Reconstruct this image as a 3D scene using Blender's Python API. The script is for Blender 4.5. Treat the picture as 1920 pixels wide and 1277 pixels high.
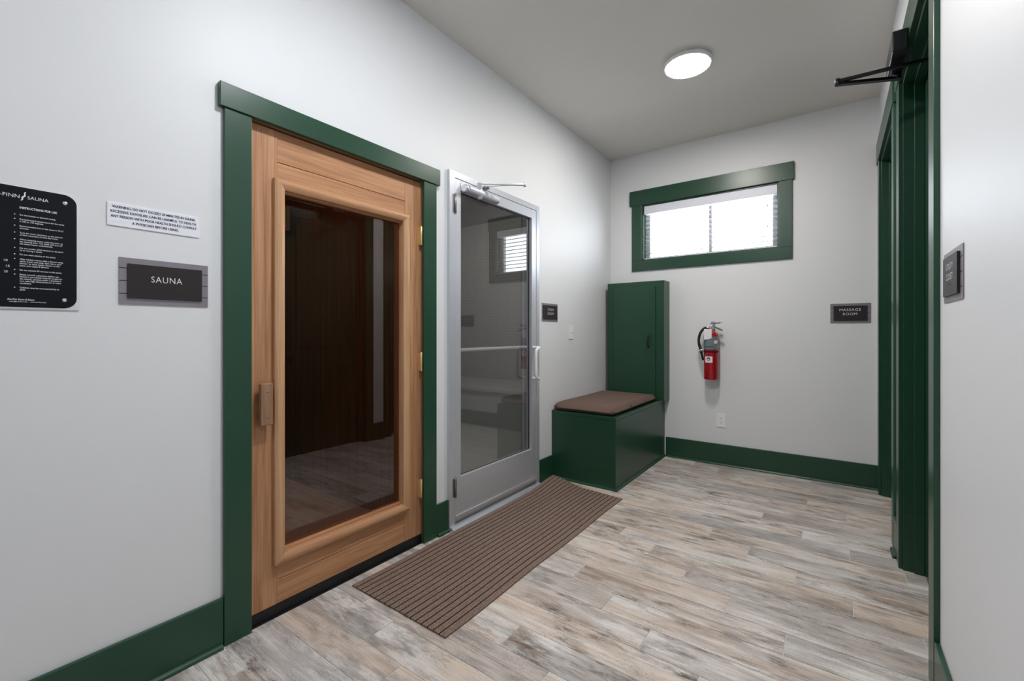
import bpy, bmesh, math, random
from mathutils import Vector, Matrix
for o in list(bpy.data.objects): bpy.data.objects.remove(o)
S = bpy.context.scene
C = S.collection
PI = math.pi
R = random.Random(7)
# ------------------------------------------------------------------ dimensions (metres)
W, D, H = 2.1784, 4.3722, 2.9966        # right wall x, back wall y, ceiling z
YF = -6.5                               # wall behind the camera
WT = .14                                # wall thickness
# ------------------------------------------------------------------ camera
cd = bpy.data.cameras.new('camera'); cam = bpy.data.objects.new('camera', cd); C.objects.link(cam)
cam.location = (1.899, 0, 1.2); cam.rotation_euler = (PI/2, 0, .6286)
cd.sensor_width = 36; cd.lens = 831.5979*36/1920; cd.shift_y = -15.26/1920; cd.clip_start = .02
S.camera = cam
# ------------------------------------------------------------------ colour management
S.view_settings.view_transform = 'Standard'; S.view_settings.look = 'None'
S.view_settings.gamma = 1; S.view_settings.use_curve_mapping = False
S.view_settings.exposure = 1.12
# ------------------------------------------------------------------ sky
SKY = 4.6; LAMP = 60.0; REAR_LAMP = 64.0; HALL_FILL = 30.0
wd = bpy.data.worlds.new('sky'); S.world = wd; wd.use_nodes = True
nt = wd.node_tree; bgn = nt.nodes['Background']
bgn.inputs[0].default_value = (.86, .93, 1, 1); bgn.inputs[1].default_value = SKY
# ================================================================== materials
def new_mat(name):
    m = bpy.data.materials.new(name); m.use_nodes = True
    return m, m.node_tree, m.node_tree.nodes, m.node_tree.links, m.node_tree.nodes['Principled BSDF']
def setp(b, col=None, rough=None, metal=None, spec=None, coat=None):
    if col: b.inputs['Base Color'].default_value = (*col, 1)
    if rough is not None: b.inputs['Roughness'].default_value = rough
    if metal is not None: b.inputs['Metallic'].default_value = metal
    if spec is not None: b.inputs['Specular IOR Level'].default_value = spec
    if coat is not None: b.inputs['Coat Weight'].default_value = coat; b.inputs['Coat Roughness'].default_value = .15
def simple(name, col, rough=.5, metal=0, spec=.5, bump=0, bscale=300, coat=0, vary=.04):
    m, t, N, L, b = new_mat(name); setp(b, col, rough, metal, spec, coat)
    tc = N.new('ShaderNodeTexCoord'); nz = N.new('ShaderNodeTexNoise'); nz.inputs['Scale'].default_value = bscale
    L.new(tc.outputs['Object'], nz.inputs['Vector'])
    if bump:
        bp = N.new('ShaderNodeBump'); bp.inputs['Strength'].default_value = bump; bp.inputs['Distance'].default_value = .001
        L.new(nz.outputs['Fac'], bp.inputs['Height']); L.new(bp.outputs['Normal'], b.inputs['Normal'])
    n2 = N.new('ShaderNodeTexNoise'); n2.inputs['Scale'].default_value = 3
    L.new(tc.outputs['Object'], n2.inputs['Vector'])
    mx = N.new('ShaderNodeMix'); mx.data_type = 'RGBA'
    mx.inputs[6].default_value = (*[c*(1-vary) for c in col], 1); mx.inputs[7].default_value = (*[min(1, c*(1+vary)) for c in col], 1)
    L.new(n2.outputs['Fac'], mx.inputs[0]); L.new(mx.outputs[2], b.inputs['Base Color'])
    return m
def emit(name, col, s):
    m, t, N, L, b = new_mat(name); setp(b, (.9, .9, .9), .4)
    b.inputs['Emission Color'].default_value = (*col, 1); b.inputs['Emission Strength'].default_value = s; return m
def glass(name, tint, ior=1.75):
    m, t, N, L, b = new_mat(name); N.remove(b); out = N['Material Output']
    tr = N.new('ShaderNodeBsdfTransparent'); tr.inputs[0].default_value = (*[math.sqrt(c) for c in tint], 1)
    gl = N.new('ShaderNodeBsdfGlossy'); gl.inputs['Roughness'].default_value = 0.0; gl.inputs[0].default_value = (1, 1, 1, 1)
    fr = N.new('ShaderNodeFresnel'); fr.inputs[0].default_value = ior
    ge = N.new('ShaderNodeNewGeometry'); sub = N.new('ShaderNodeMath'); sub.operation = 'SUBTRACT'; sub.inputs[0].default_value = 1
    L.new(ge.outputs['Backfacing'], sub.inputs[1]); mu = N.new('ShaderNodeMath'); mu.operation = 'MULTIPLY'
    L.new(fr.outputs[0], mu.inputs[0]); L.new(sub.outputs[0], mu.inputs[1])
    mx = N.new('ShaderNodeMixShader'); L.new(mu.outputs[0], mx.inputs[0]); L.new(tr.outputs[0], mx.inputs[1]); L.new(gl.outputs[0], mx.inputs[2])
    L.new(mx.outputs[0], out.inputs[0]); return m
def wood(name, axis, light, dark, rough=.45, spec=.4, stain=None, fine=1.0):
    m, t, N, L, b = new_mat(name); setp(b, light, rough, 0, spec)
    tc = N.new('ShaderNodeTexCoord'); mp = N.new('ShaderNodeMapping'); L.new(tc.outputs['Object'], mp.inputs[0])
    s = [26*fine, 26*fine, 26*fine]; s[axis] = 1.2; mp.inputs['Scale'].default_value = s
    nz = N.new('ShaderNodeTexNoise'); nz.inputs['Scale'].default_value = 1.6; nz.inputs['Detail'].default_value = 6; nz.inputs['Distortion'].default_value = .6
    L.new(mp.outputs[0], nz.inputs['Vector'])
    mp2 = N.new('ShaderNodeMapping'); s2 = [240, 240, 240]; s2[axis] = 5; mp2.inputs['Scale'].default_value = s2; L.new(tc.outputs['Object'], mp2.inputs[0])
    nf = N.new('ShaderNodeTexNoise'); nf.inputs['Scale'].default_value = 1; nf.inputs['Detail'].default_value = 2; L.new(mp2.outputs[0], nf.inputs['Vector'])
    ad = N.new('ShaderNodeMath'); ad.operation = 'MULTIPLY_ADD'; ad.inputs[1].default_value = .60; L.new(nf.outputs['Fac'], ad.inputs[0]); L.new(nz.outputs['Fac'], ad.inputs[2])
    cr = N.new('ShaderNodeValToRGB'); cr.color_ramp.elements[0].position = .50; cr.color_ramp.elements[1].position = 1.02
    cr.color_ramp.elements[0].color = (*light, 1); cr.color_ramp.elements[1].color = (*dark, 1)
    L.new(ad.outputs[0], cr.inputs[0]); outc = cr.outputs[0]
    if stain:                                     # grime rubbed into the wood round the handle
        c0, rad, col = stain
        vs = N.new('ShaderNodeVectorMath'); vs.operation = 'SUBTRACT'; vs.inputs[1].default_value = c0; L.new(tc.outputs['Object'], vs.inputs[0])
        mp3 = N.new('ShaderNodeMapping'); mp3.inputs['Scale'].default_value = (1/rad, 1/rad, .45/rad); L.new(vs.outputs[0], mp3.inputs[0])
        ln = N.new('ShaderNodeVectorMath'); ln.operation = 'LENGTH'; L.new(mp3.outputs[0], ln.inputs[0])
        n3 = N.new('ShaderNodeTexNoise'); n3.inputs['Scale'].default_value = 22; n3.inputs['Detail'].default_value = 5; L.new(tc.outputs['Object'], n3.inputs['Vector'])
        a2 = N.new('ShaderNodeMath'); a2.operation = 'MULTIPLY_ADD'; a2.inputs[1].default_value = .9; L.new(n3.outputs['Fac'], a2.inputs[0]); L.new(ln.outputs['Value'], a2.inputs[2])
        mr = N.new('ShaderNodeMapRange'); mr.inputs['From Min'].default_value = .6; mr.inputs['From Max'].default_value = 1.5; mr.inputs['To Min'].default_value = .75; mr.inputs['To Max'].default_value = 0
        L.new(a2.outputs[0], mr.inputs['Value'])
        mx = N.new('ShaderNodeMix'); mx.data_type = 'RGBA'; L.new(mr.outputs[0], mx.inputs[0]); L.new(outc, mx.inputs[6]); mx.inputs[7].default_value = (*col, 1); outc = mx.outputs[2]
    L.new(outc, b.inputs['Base Color'])
    bp = N.new('ShaderNodeBump'); bp.inputs['Strength'].default_value = .15; bp.inputs['Distance'].default_value = .001
    L.new(nf.outputs['Fac'], bp.inputs['Height']); L.new(bp.outputs['Normal'], b.inputs['Normal']); return m

M = {}
M['wall'] = simple('painted_wall', (.785, .80, .82), .46, 0, .42, bump=.12, bscale=140, vary=.012)
M['ceiling'] = simple('painted_ceiling', (.74, .715, .675), .8, 0, .2, bump=.1, bscale=160, vary=.01)
def green_paint():
    m = simple('green_paint', (.014, .062, .034), .31, 0, .5, vary=.05)
    t = m.node_tree; N, L, b = t.nodes, t.links, t.nodes['Principled BSDF']
    tc = N.new('ShaderNodeTexCoord'); mp = N.new('ShaderNodeMapping'); mp.inputs['Scale'].default_value = (220, 220, 6); L.new(tc.outputs['Object'], mp.inputs[0])
    nz = N.new('ShaderNodeTexNoise'); nz.inputs['Scale'].default_value = 1; L.new(mp.outputs[0], nz.inputs['Vector'])
    bp = N.new('ShaderNodeBump'); bp.inputs['Strength'].default_value = .06; bp.inputs['Distance'].default_value = .001
    L.new(nz.outputs['Fac'], bp.inputs['Height']); L.new(bp.outputs['Normal'], b.inputs['Normal']); return m
M['green'] = green_paint()
M['door_green'] = simple('door_green_paint', (.014, .055, .032), .25, 0, .5)
M['cedar_v'] = wood('cedar_upright', 2, (.63, .35, .19), (.38, .175, .08), stain=((-.02, .885, .90), .10, (.22, .13, .075)))
M['cedar_h'] = wood('cedar_level', 1, (.62, .335, .175), (.38, .175, .08))
M['cedar_light'] = wood('cedar_moulding', 2, (.66, .41, .235), (.50, .27, .13), .35, .5)
M['cedar_light_h'] = wood('cedar_moulding_level', 1, (.60, .34, .18), (.44, .22, .11), .35, .5)
M['handle_wood'] = wood('worn_handle_wood', 2, (.42, .26, .155), (.25, .14, .08), .45)
M['alu'] = simple('satin_aluminium', (.60, .62, .665), .38, .5, .5, vary=.02)
M['alu_bright'] = simple('bright_aluminium', (.80, .82, .85), .28, .8, .5, vary=.02)
M['pull_white'] = simple('white_coated_metal', (.88, .89, .91), .25, .0, .6, vary=.01)
M['steel_dark'] = simple('dark_steel', (.25, .24, .235), .35, .9)
M['brass'] = simple('brass', (.80, .58, .28), .35, .55)
M['black'] = simple('black_rubber', (.008, .008, .010), .5, 0, .4)
M['black_metal'] = simple('black_metal', (.010, .011, .016), .35, .3, .5)
M['gasket'] = simple('black_gasket', (.012, .012, .013), .6)
M['glass_bronze'] = glass('bronze_tinted_glass', (.45, .28, .20), 1.85)
M['glass_grey'] = glass('grey_tinted_glass', (.62, .62, .62), 1.85)
M['glass_clear'] = glass('clear_glass', (.97, .98, .98), 1.5)
M['white_plastic'] = simple('white_plastic', (.90, .90, .93), .35)
M['slot'] = simple('dark_slot', (.03, .03, .03), .6)
M['blind'] = simple('white_blind', (.80, .83, .92), .45)
M['slat'] = simple('blind_slat', (.42, .42, .44), .5)
M['vinyl'] = simple('grey_vinyl_frame', (.48, .475, .49), .45)
M['cushion'] = simple('brown_cushion_fabric', (.155, .105, .085), .9, 0, .2, bump=.5, bscale=900)
M['red'] = simple('red_enamel', (.38, .005, .014), .22, 0, .5, coat=.4)
M['label_grey'] = simple('silver_label', (.24, .27, .28), .3, .3)
M['label_teal'] = simple('teal_print', (.03, .17, .22), .4)
M['paper'] = simple('white_paper', (.82, .82, .84), .6)
M['hose'] = simple('black_hose', (.012, .012, .014), .45)
M['chrome'] = simple('chrome', (.75, .76, .78), .15, 1)
M['plate_grey'] = simple('brushed_mauve_plate', (.265, .24, .275), .38, .35, .5, bump=.1, bscale=60, vary=.12)
M['sign_dark'] = simple('dark_bronze_sign', (.026, .022, .023), .45, 0, .3)
M['stripe'] = simple('dark_purple_stripe', (.012, .008, .025), .5)
M['white_letter'] = simple('white_lettering', (.85, .86, .9), .5)
M['navy_letter'] = simple('navy_lettering', (.02, .025, .08), .5)
M['acrylic_black'] = simple('gloss_black_panel', (.003, .004, .007), .10, 0, .22)
M['sign_white'] = simple('white_sign_board', (.86, .88, .94), .35)
M['quartz'] = simple('steam_bench_stone', (.42, .42, .41), .4)
M['diffuser'] = emit('lamp_diffuser', (1, .945, .89), LAMP)
M['diffuser_rear'] = emit('rear_lamp_diffuser', (.95, .97, 1), REAR_LAMP)
M['diffuser_hall_fill'] = emit('hall_fill_diffuser', (.93, .96, 1), HALL_FILL)
M['lamp_rim'] = simple('white_lamp_rim', (.85, .85, .86), .4)
M['teal_sign'] = simple('teal_street_sign', (.10, .30, .30), .5)
M['grout'] = simple('floor_grout', (.62, .61, .60), .8, bump=.2)
M['mat_rib'] = simple('mat_pile', (.185, .130, .103), .95, 0, .1, bump=1.0, bscale=420, vary=.1)
M['mat_groove'] = simple('mat_groove', (.045, .025, .021), .95, 0, .1)
def speckle(m, lo, hi, sc):
    t = m.node_tree; N, L, b = t.nodes, t.links, t.nodes['Principled BSDF']
    tc = N.new('ShaderNodeTexCoord'); nz = N.new('ShaderNodeTexNoise'); nz.inputs['Scale'].default_value = sc; nz.inputs['Detail'].default_value = 2
    L.new(tc.outputs['Object'], nz.inputs['Vector']); cr = N.new('ShaderNodeValToRGB')
    cr.color_ramp.elements[0].position = .36; cr.color_ramp.elements[1].position = .66
    cr.color_ramp.elements[0].color = (*lo, 1); cr.color_ramp.elements[1].color = (*hi, 1)
    L.new(nz.outputs['Fac'], cr.inputs[0]); L.new(cr.outputs[0], b.inputs['Base Color'])
speckle(M['mat_rib'], (.125, .085, .066), (.34, .25, .205), 330)
def tile_mat(name, col, grout, size):
    m, t, N, L, b = new_mat(name); setp(b, col, .3)
    tc = N.new('ShaderNodeTexCoord'); sx = N.new('ShaderNodeSeparateXYZ'); L.new(tc.outputs['Object'], sx.inputs[0])
    ad = N.new('ShaderNodeMath'); ad.operation = 'ADD'; L.new(sx.outputs[0], ad.inputs[0]); L.new(sx.outputs[1], ad.inputs[1])
    cb = N.new('ShaderNodeCombineXYZ'); L.new(ad.outputs[0], cb.inputs[0]); L.new(sx.outputs[2], cb.inputs[1])
    br = N.new('ShaderNodeTexBrick'); br.offset = 0; br.inputs['Scale'].default_value = 1
    br.inputs['Brick Width'].default_value = size; br.inputs['Row Height'].default_value = size; br.inputs['Mortar Size'].default_value = .0035
    br.inputs['Color1'].default_value = (*col, 1); br.inputs['Color2'].default_value = (*[c*.92 for c in col], 1); br.inputs['Mortar'].default_value = (*grout, 1)
    L.new(cb.outputs[0], br.inputs['Vector']); L.new(br.outputs['Color'], b.inputs['Base Color']); return m
M['mosaic'] = tile_mat('grey_mosaic_tile', (.36, .352, .34), (.27, .265, .26), .045)
def board_mat():                                  # vertical tongue-and-groove cedar boards
    m = wood('sauna_boards', 2, (.27, .15, .09), (.15, .075, .045), .4, .5, fine=.6)
    t = m.node_tree; N, L, b = t.nodes, t.links, t.nodes['Principled BSDF']
    src = b.inputs['Base Color'].links[0].from_socket
    tc = N.new('ShaderNodeTexCoord'); sx = N.new('ShaderNodeSeparateXYZ'); L.new(tc.outputs['Object'], sx.inputs[0])
    ad = N.new('ShaderNodeMath'); ad.operation = 'ADD'; L.new(sx.outputs[0], ad.inputs[0]); L.new(sx.outputs[1], ad.inputs[1])
    mo = N.new('ShaderNodeMath'); mo.operation = 'PINGPONG'; mo.inputs[1].default_value = .045; L.new(ad.outputs[0], mo.inputs[0])
    lt = N.new('ShaderNodeMath'); lt.operation = 'LESS_THAN'; lt.inputs[1].default_value = .0022; L.new(mo.outputs[0], lt.inputs[0])
    mx = N.new('ShaderNodeMix'); mx.data_type = 'RGBA'; L.new(lt.outputs[0], mx.inputs[0]); L.new(src, mx.inputs[6]); mx.inputs[7].default_value = (.03, .012, .006, 1)
    L.new(mx.outputs[2], b.inputs['Base Color']); return m
M['boards'] = board_mat()
def plank_mat():                                  # weathered wood-look porcelain planks
    m, t, N, L, b = new_mat('weathered_plank_tile'); setp(b, (.5, .45, .4), .38, 0, .4)
    tc = N.new('ShaderNodeTexCoord'); at = N.new('ShaderNodeAttribute'); at.attribute_name = 'plank'
    sc = N.new('ShaderNodeVectorMath'); sc.operation = 'SCALE'; sc.inputs['Scale'].default_value = 23; L.new(at.outputs['Vector'], sc.inputs[0])
    ad = N.new('ShaderNodeVectorMath'); ad.operation = 'ADD'; L.new(tc.outputs['Object'], ad.inputs[0]); L.new(sc.outputs[0], ad.inputs[1])
    sep = N.new('ShaderNodeSeparateXYZ'); L.new(at.outputs['Vector'], sep.inputs[0])
    def noise(scale, s, detail=5, rough=.6, dist=0.0):
        mp = N.new('ShaderNodeMapping'); mp.inputs['Scale'].default_value = scale; L.new(ad.outputs[0], mp.inputs[0])
        nz = N.new('ShaderNodeTexNoise'); nz.inputs['Scale'].default_value = s; nz.inputs['Detail'].default_value = detail
        nz.inputs['Roughness'].default_value = rough; nz.inputs['Distortion'].default_value = dist
        L.new(mp.outputs[0], nz.inputs['Vector']); return nz.outputs['Fac']
    def rng(v, a, bb, c=0.0, d=1.0):
        mr = N.new('ShaderNodeMapRange'); mr.inputs['From Min'].default_value = a; mr.inputs['From Max'].default_value = bb
        mr.inputs['To Min'].default_value = c; mr.inputs['To Max'].default_value = d; L.new(v, mr.inputs['Value']); return mr.outputs[0]
    def mix(f, a, bb, blend='MIX'):
        mx = N.new('ShaderNodeMix'); mx.data_type = 'RGBA'; mx.blend_type = blend
        if isinstance(f, float): mx.inputs[0].default_value = f
        else: L.new(f, mx.inputs[0])
        for i, v in ((6, a), (7, bb)):
            if isinstance(v, tuple): mx.inputs[i].default_value = (*v, 1)
            else: L.new(v, mx.inputs[i])
        return mx.outputs[2]
    def mul(a, bb):
        mm = N.new('ShaderNodeMath'); mm.operation = 'MULTIPLY'; L.new(a, mm.inputs[0])
        if isinstance(bb, float): mm.inputs[1].default_value = bb
        else: L.new(bb, mm.inputs[1])
        return mm.outputs[0]
    base = mix(rng(sep.outputs[0], .15, .85), (.73, .61, .515), (.53, .50, .48))        # warm cream .. cool grey
    base = mix(rng(noise((1.5, 9, 1), 1.0, 4), .46, .60), base, (.80, .765, .73))         # whitewashed areas
    tan = rng(noise((1.6, 12, 1), 1.5, 5, .65), .50, .64)
    base = mix(mul(tan, rng(sep.outputs[1], .1, 1.0, .1, .85)), base, (.39, .27, .19))   # tan brown areas
    blot = mul(rng(noise((5, 19, 1), 1.4, 9, .80, .4), .45, .60), rng(noise((2.6, 6.0, 1), 1.2, 3), .46, .58))
    base = mix(mul(blot, rng(sep.outputs[2], .1, .9, .35, 1.0)), base, (.145, .108, .088)) # dark weathered patches
    grey = mul(rng(noise((2.8, 11, 1), 1.0, 6, .7), .50, .62), rng(sep.outputs[2], .1, .9, .8, .2))
    base = mix(grey, base, (.26, .24, .225))
    spk = rng(noise((85, 150, 1), 1.3, 5, .8), .52, .62)
    spk2 = rng(noise((3.0, 9, 1), 1.9, 3), .45, .58)
    base = mix(mul(mul(spk, spk2), .5), base, (.12, .09, .075))                          # speckle
    line = mul(rng(noise((2.2, 95, 1), 1.0, 4, .7), .56, .70), rng(noise((1.4, 7, 1), 1.3, 2), .42, .60))
    base = mix(mul(line, .6), base, (.17, .13, .11))                                     # dark grain lines
    gr = rng(noise((5, 240, 1), 1.0, 2), .35, .68, .86, 1.07)
    base = mix(1.0, base, N.new('ShaderNodeCombineColor').outputs[0], 'MULTIPLY') if False else base
    vm = N.new('ShaderNodeVectorMath'); vm.operation = 'SCALE'; L.new(base, vm.inputs[0]); L.new(gr, vm.inputs['Scale'])
    L.new(vm.outputs[0], b.inputs['Base Color'])
    bp = N.new('ShaderNodeBump'); bp.inputs['Strength'].default_value = .25; bp.inputs['Distance'].default_value = .0015
    L.new(noise((6, 160, 1), 1.0, 3), bp.inputs['Height']); L.new(bp.outputs['Normal'], b.inputs['Normal'])
    L.new(rng(blot, 0, 1, .36, .5), b.inputs['Roughness'])
    return m
M['planks'] = plank_mat()

# ================================================================== mesh helpers (world coordinates)
def add_box(bm, x0, x1, y0, y1, z0, z1, bev=0.0, seg=2, mi=0):
    t = bmesh.new(); bmesh.ops.create_cube(t, size=1)
    for v in t.verts: v.co = Vector(((x0+x1)/2+v.co.x*(x1-x0), (y0+y1)/2+v.co.y*(y1-y0), (z0+z1)/2+v.co.z*(z1-z0)))
    if bev: bmesh.ops.bevel(t, geom=list(t.edges), offset=bev, segments=seg, affect='EDGES', profile=.5)
    for f in t.faces: f.material_index = mi
    me = bpy.data.meshes.new('t'); t.to_mesh(me); t.free(); bm.from_mesh(me); bpy.data.meshes.remove(me)
def boxbm(*a, **k):
    bm = bmesh.new(); add_box(bm, *a, **k); return bm
def add_tube(bm, pts, r, seg=12, caps=True, closed=False):
    pts = [Vector(p) for p in pts]; n = len(pts); rr = r if isinstance(r, (list, tuple)) else [r]*n
    rings = []; up = None
    for i, p in enumerate(pts):
        a = pts[max(0, i-1)]; b = pts[min(n-1, i+1)]; d = (b-a).normalized()
        if up is None: up = d.orthogonal().normalized()
        else:
            up = (up - d*up.dot(d)); up = up.normalized() if up.length > 1e-6 else d.orthogonal().normalized()
        s = d.cross(up)
        rings.append([bm.verts.new(p + (up*math.cos(2*PI*k/seg)+s*math.sin(2*PI*k/seg))*rr[i]) for k in range(seg)])
    for i in range(n-1):
        for k in range(seg):
            f = bm.faces.new((rings[i][k], rings[i][(k+1) % seg], rings[i+1][(k+1) % seg], rings[i+1][k])); f.smooth = True
    if caps: bm.faces.new(rings[0][::-1]); bm.faces.new(rings[-1])
def add_lathe(bm, prof, c, axis='z', seg=28):
    c = Vector(c); rings = []
    for r, h in prof:
        ring = []
        for k in range(seg):
            a = 2*PI*k/seg; x, y = r*math.cos(a), r*math.sin(a)
            p = {'z': Vector((x, y, h)), 'y': Vector((x, h, y)), 'x': Vector((h, x, y))}[axis]
            ring.append(bm.verts.new(c+p))
        rings.append(ring)
    for i in range(len(rings)-1):
        for k in range(seg):
            f = bm.faces.new((rings[i][k], rings[i][(k+1) % seg], rings[i+1][(k+1) % seg], rings[i+1][k])); f.smooth = True
    bm.faces.new(rings[0]); bm.faces.new(rings[-1])
    bmesh.ops.recalc_face_normals(bm, faces=list(bm.faces))
def add_prism(bm, pts, off):
    """closed outline pts (world), extruded by vector off"""
    off = Vector(off); a = [bm.verts.new(p) for p in pts]; b = [bm.verts.new(Vector(p)+off) for p in pts]; n = len(pts)
    bm.faces.new(a); bm.faces.new(b[::-1])
    for i in range(n): bm.faces.new((a[i], b[i], b[(i+1) % n], a[(i+1) % n]))
    bmesh.ops.recalc_face_normals(bm, faces=list(bm.faces))
def smooth_pts(ctrl, n=8):
    out = []; P = [Vector(p) for p in ctrl]; P = [P[0]]+P+[P[-1]]
    for i in range(1, len(P)-2):
        for j in range(n):
            t = j/n; a, b, c, d = P[i-1:i+3]
            out.append(.5*((2*b)+(c-a)*t+(2*a-5*b+4*c-d)*t*t+(3*b-a-3*c+d)*t**3))
    return out+[P[-2]]
def world_of(p):
    m = Matrix.Identity(4)
    while p is not None: m = p.matrix_basis @ m; p = p.parent
    return m
def obj(name, bm, mats, parent=None, origin=None, recalc=False):
    if recalc: bmesh.ops.recalc_face_normals(bm, faces=list(bm.faces))
    me = bpy.data.meshes.new(name); bm.to_mesh(me); bm.free()
    return mobj(name, me, mats, parent, origin)
def mobj(name, me, mats, parent=None, origin=None):
    for m in (mats if isinstance(mats, (list, tuple)) else [mats]): me.materials.append(m)
    o = bpy.data.objects.new(name, me); C.objects.link(o)
    if parent: o.parent = parent; me.transform(world_of(parent).inverted())
    else:
        if origin is None and me.vertices:
            co = [v.co for v in me.vertices]
            origin = ((min(c.x for c in co)+max(c.x for c in co))/2, (min(c.y for c in co)+max(c.y for c in co))/2, min(c.z for c in co))
        me.transform(Matrix.Translation(-Vector(origin))); o.location = origin
    return o
def thing(name, loc, label, cat, group=None, kind=None):
    o = bpy.data.objects.new(name, None); C.objects.link(o); o.location = loc; o.empty_display_size = .1
    return tag(o, label, cat, group, kind)
def tag(o, label=None, cat=None, group=None, kind=None):
    if label: o['label'] = label
    if cat: o['category'] = cat
    if group: o['group'] = group
    if kind: o['kind'] = kind
    return o
def struct(name, bm, mats, origin=None):
    return tag(obj(name, bm, mats, None, origin), kind='structure')
def sroot(name, loc):
    return thing(name, loc, None, None, None, 'structure')

# lettering --------------------------------------------------------
BASIS = {'left': (Vector((0, 1, 0)), Vector((0, 0, 1)), Vector((1, 0, 0))),
         'back': (Vector((1, 0, 0)), Vector((0, 0, 1)), Vector((0, -1, 0))),
         'right': (Vector((0, -1, 0)), Vector((0, 0, 1)), Vector((-1, 0, 0)))}
def glyphs(s, weight=0.0, spacing=1.0):
    cu = bpy.data.curves.new('t', 'FONT'); cu.body = s; cu.size = 1; cu.offset = weight; cu.space_character = spacing
    cu.resolution_u = 3
    ob = bpy.data.objects.new('t', cu); C.objects.link(ob); bpy.context.view_layer.update()
    me = bpy.data.meshes.new_from_object(ob.evaluated_get(bpy.context.evaluated_depsgraph_get()))
    bpy.data.objects.remove(ob); bpy.data.curves.remove(cu)
    co = [v.co.copy() for v in me.vertices]; fs = [tuple(p.vertices) for p in me.polygons]; bpy.data.meshes.remove(me)
    return co, fs
CAP = max(c.y for c in glyphs('H')[0])
def add_text(bm, wall, s, pos, cap, width=None, sx=None, weight=0.0, spacing=1.0, slant=0.0, align='l'):
    """pos = world point of the baseline's left end, on the surface the letters lie on"""
    u, v, n = BASIS[wall]; co, fs = glyphs(s, weight, spacing)
    x0 = min(c.x for c in co); x1 = max(c.x for c in co); ky = cap/CAP
    kx = width/(x1-x0) if width else (sx if sx else ky)
    o = Vector(pos)
    if align == 'c': o = o-u*((x1-x0)*kx/2)
    vs = [bm.verts.new(o+u*((c.x-x0)*kx+slant*c.y*ky)+v*(c.y*ky)) for c in co]
    for f in fs:
        try: bm.faces.new([vs[i] for i in f])
        except ValueError: pass
    return (x1-x0)*kx
def rrect(cu, cv, w, h, r, seg=6):
    pts = []
    for sx, sy, a0 in ((1, 1, 0), (-1, 1, 90), (-1, -1, 180), (1, -1, 270)):
        for k in range(seg+1):
            a = math.radians(a0+90*k/seg); pts.append((cu+sx*(w/2-r)+r*math.cos(a), cv+sy*(h/2-r)+r*math.sin(a)))
    return pts

# ================================================================== room shell
def wall_with_holes(name, axis, t0, t1, a0, a1, holes, mat, z1=H, z0=0.0):
    """axis 'x': slab between x=t0..t1 running along y; holes = (a, b, zlo, zhi)"""
    bm = bmesh.new(); cuts = sorted(holes); cur = a0
    def put(a, b, za, zb):
        if b-a < 1e-4 or zb-za < 1e-4: return
        if axis == 'x': add_box(bm, t0, t1, a, b, za, zb)
        else: add_box(bm, a, b, t0, t1, za, zb)
    for (a, b, lo, hi) in cuts:
        put(cur, a, z0, z1); put(a, b, z0, lo); put(a, b, hi, z1); cur = b
    put(cur, a1, z0, z1)
    return struct(name, bm, mat)
SD = (.812, 1.762, 0, 2.075)            # sauna door opening
ST = (1.945, 2.947, 0, 2.186)           # steam door opening
UD = (2.088, 2.985, 0, 2.47)            # utility closet opening
MD = (3.328, 4.238, 0, 2.47)            # massage room opening
WN = (.333, 1.52, 1.9164, 2.475)        # window opening
wall_with_holes('wall_left', 'x', -WT, 0, YF-WT, D+WT, [SD, ST], M['wall'])
wall_with_holes('wall_right', 'x', W, W+WT, YF-WT, D+WT, [UD, MD], M['wall'])
wall_with_holes('wall_back', 'y', D, D+WT, 0, W, [WN], M['wall'])
wall_with_holes('wall_front', 'y', YF-WT, YF, 0, W, [], M['wall'])
struct('ceiling', boxbm(-WT, W+WT, YF-WT, D+WT, H, H+.1), M['ceiling'])
# floor: grout bed and one face per plank, each with its own random colour seed
def floor():
    bm = bmesh.new(); add_box(bm, -WT, W+WT, YF-WT, D+WT, -.12, -.0022, mi=1)
    lay = bm.loops.layers.float_color.new('plank')
    pw, pl, g = .1445, .882, .0019
    off = {3: .201, 0: -.020, 1: .636, 2: .417}
    x_lo, x_hi = -WT, W+WT
    for n in range(-52, 26):
        ya, yb = .770+pw*n, .770+pw*(n+1); ya, yb = max(ya, YF-WT), min(yb, D+WT)
        if yb-ya < .01: continue
        x = off[n % 4]
        while x > x_lo: x -= pl
        while x < x_hi:
            a, b = max(x, x_lo), min(x+pl, x_hi)
            if b-a > .01:
                q = (a+g, b-g, ya+g, yb-g); seed = (R.random(), R.random(), R.random(), 1)
                vs = [bm.verts.new(p) for p in ((q[0], q[2], 0), (q[1], q[2], 0), (q[1], q[3], 0), (q[0], q[3], 0))]
                lo = [bm.verts.new((v.co.x, v.co.y, -.0022)) for v in vs]
                fs = [bm.faces.new(vs)]+[bm.faces.new((vs[i], lo[i], lo[(i+1) % 4], vs[(i+1) % 4])) for i in range(4)]
                for f in fs:
                    for l in f.loops: l[lay] = seed
            x += pl
    return struct('floor', bm, [M['planks'], M['grout']], origin=(0, 0, 0))
floor()
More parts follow.
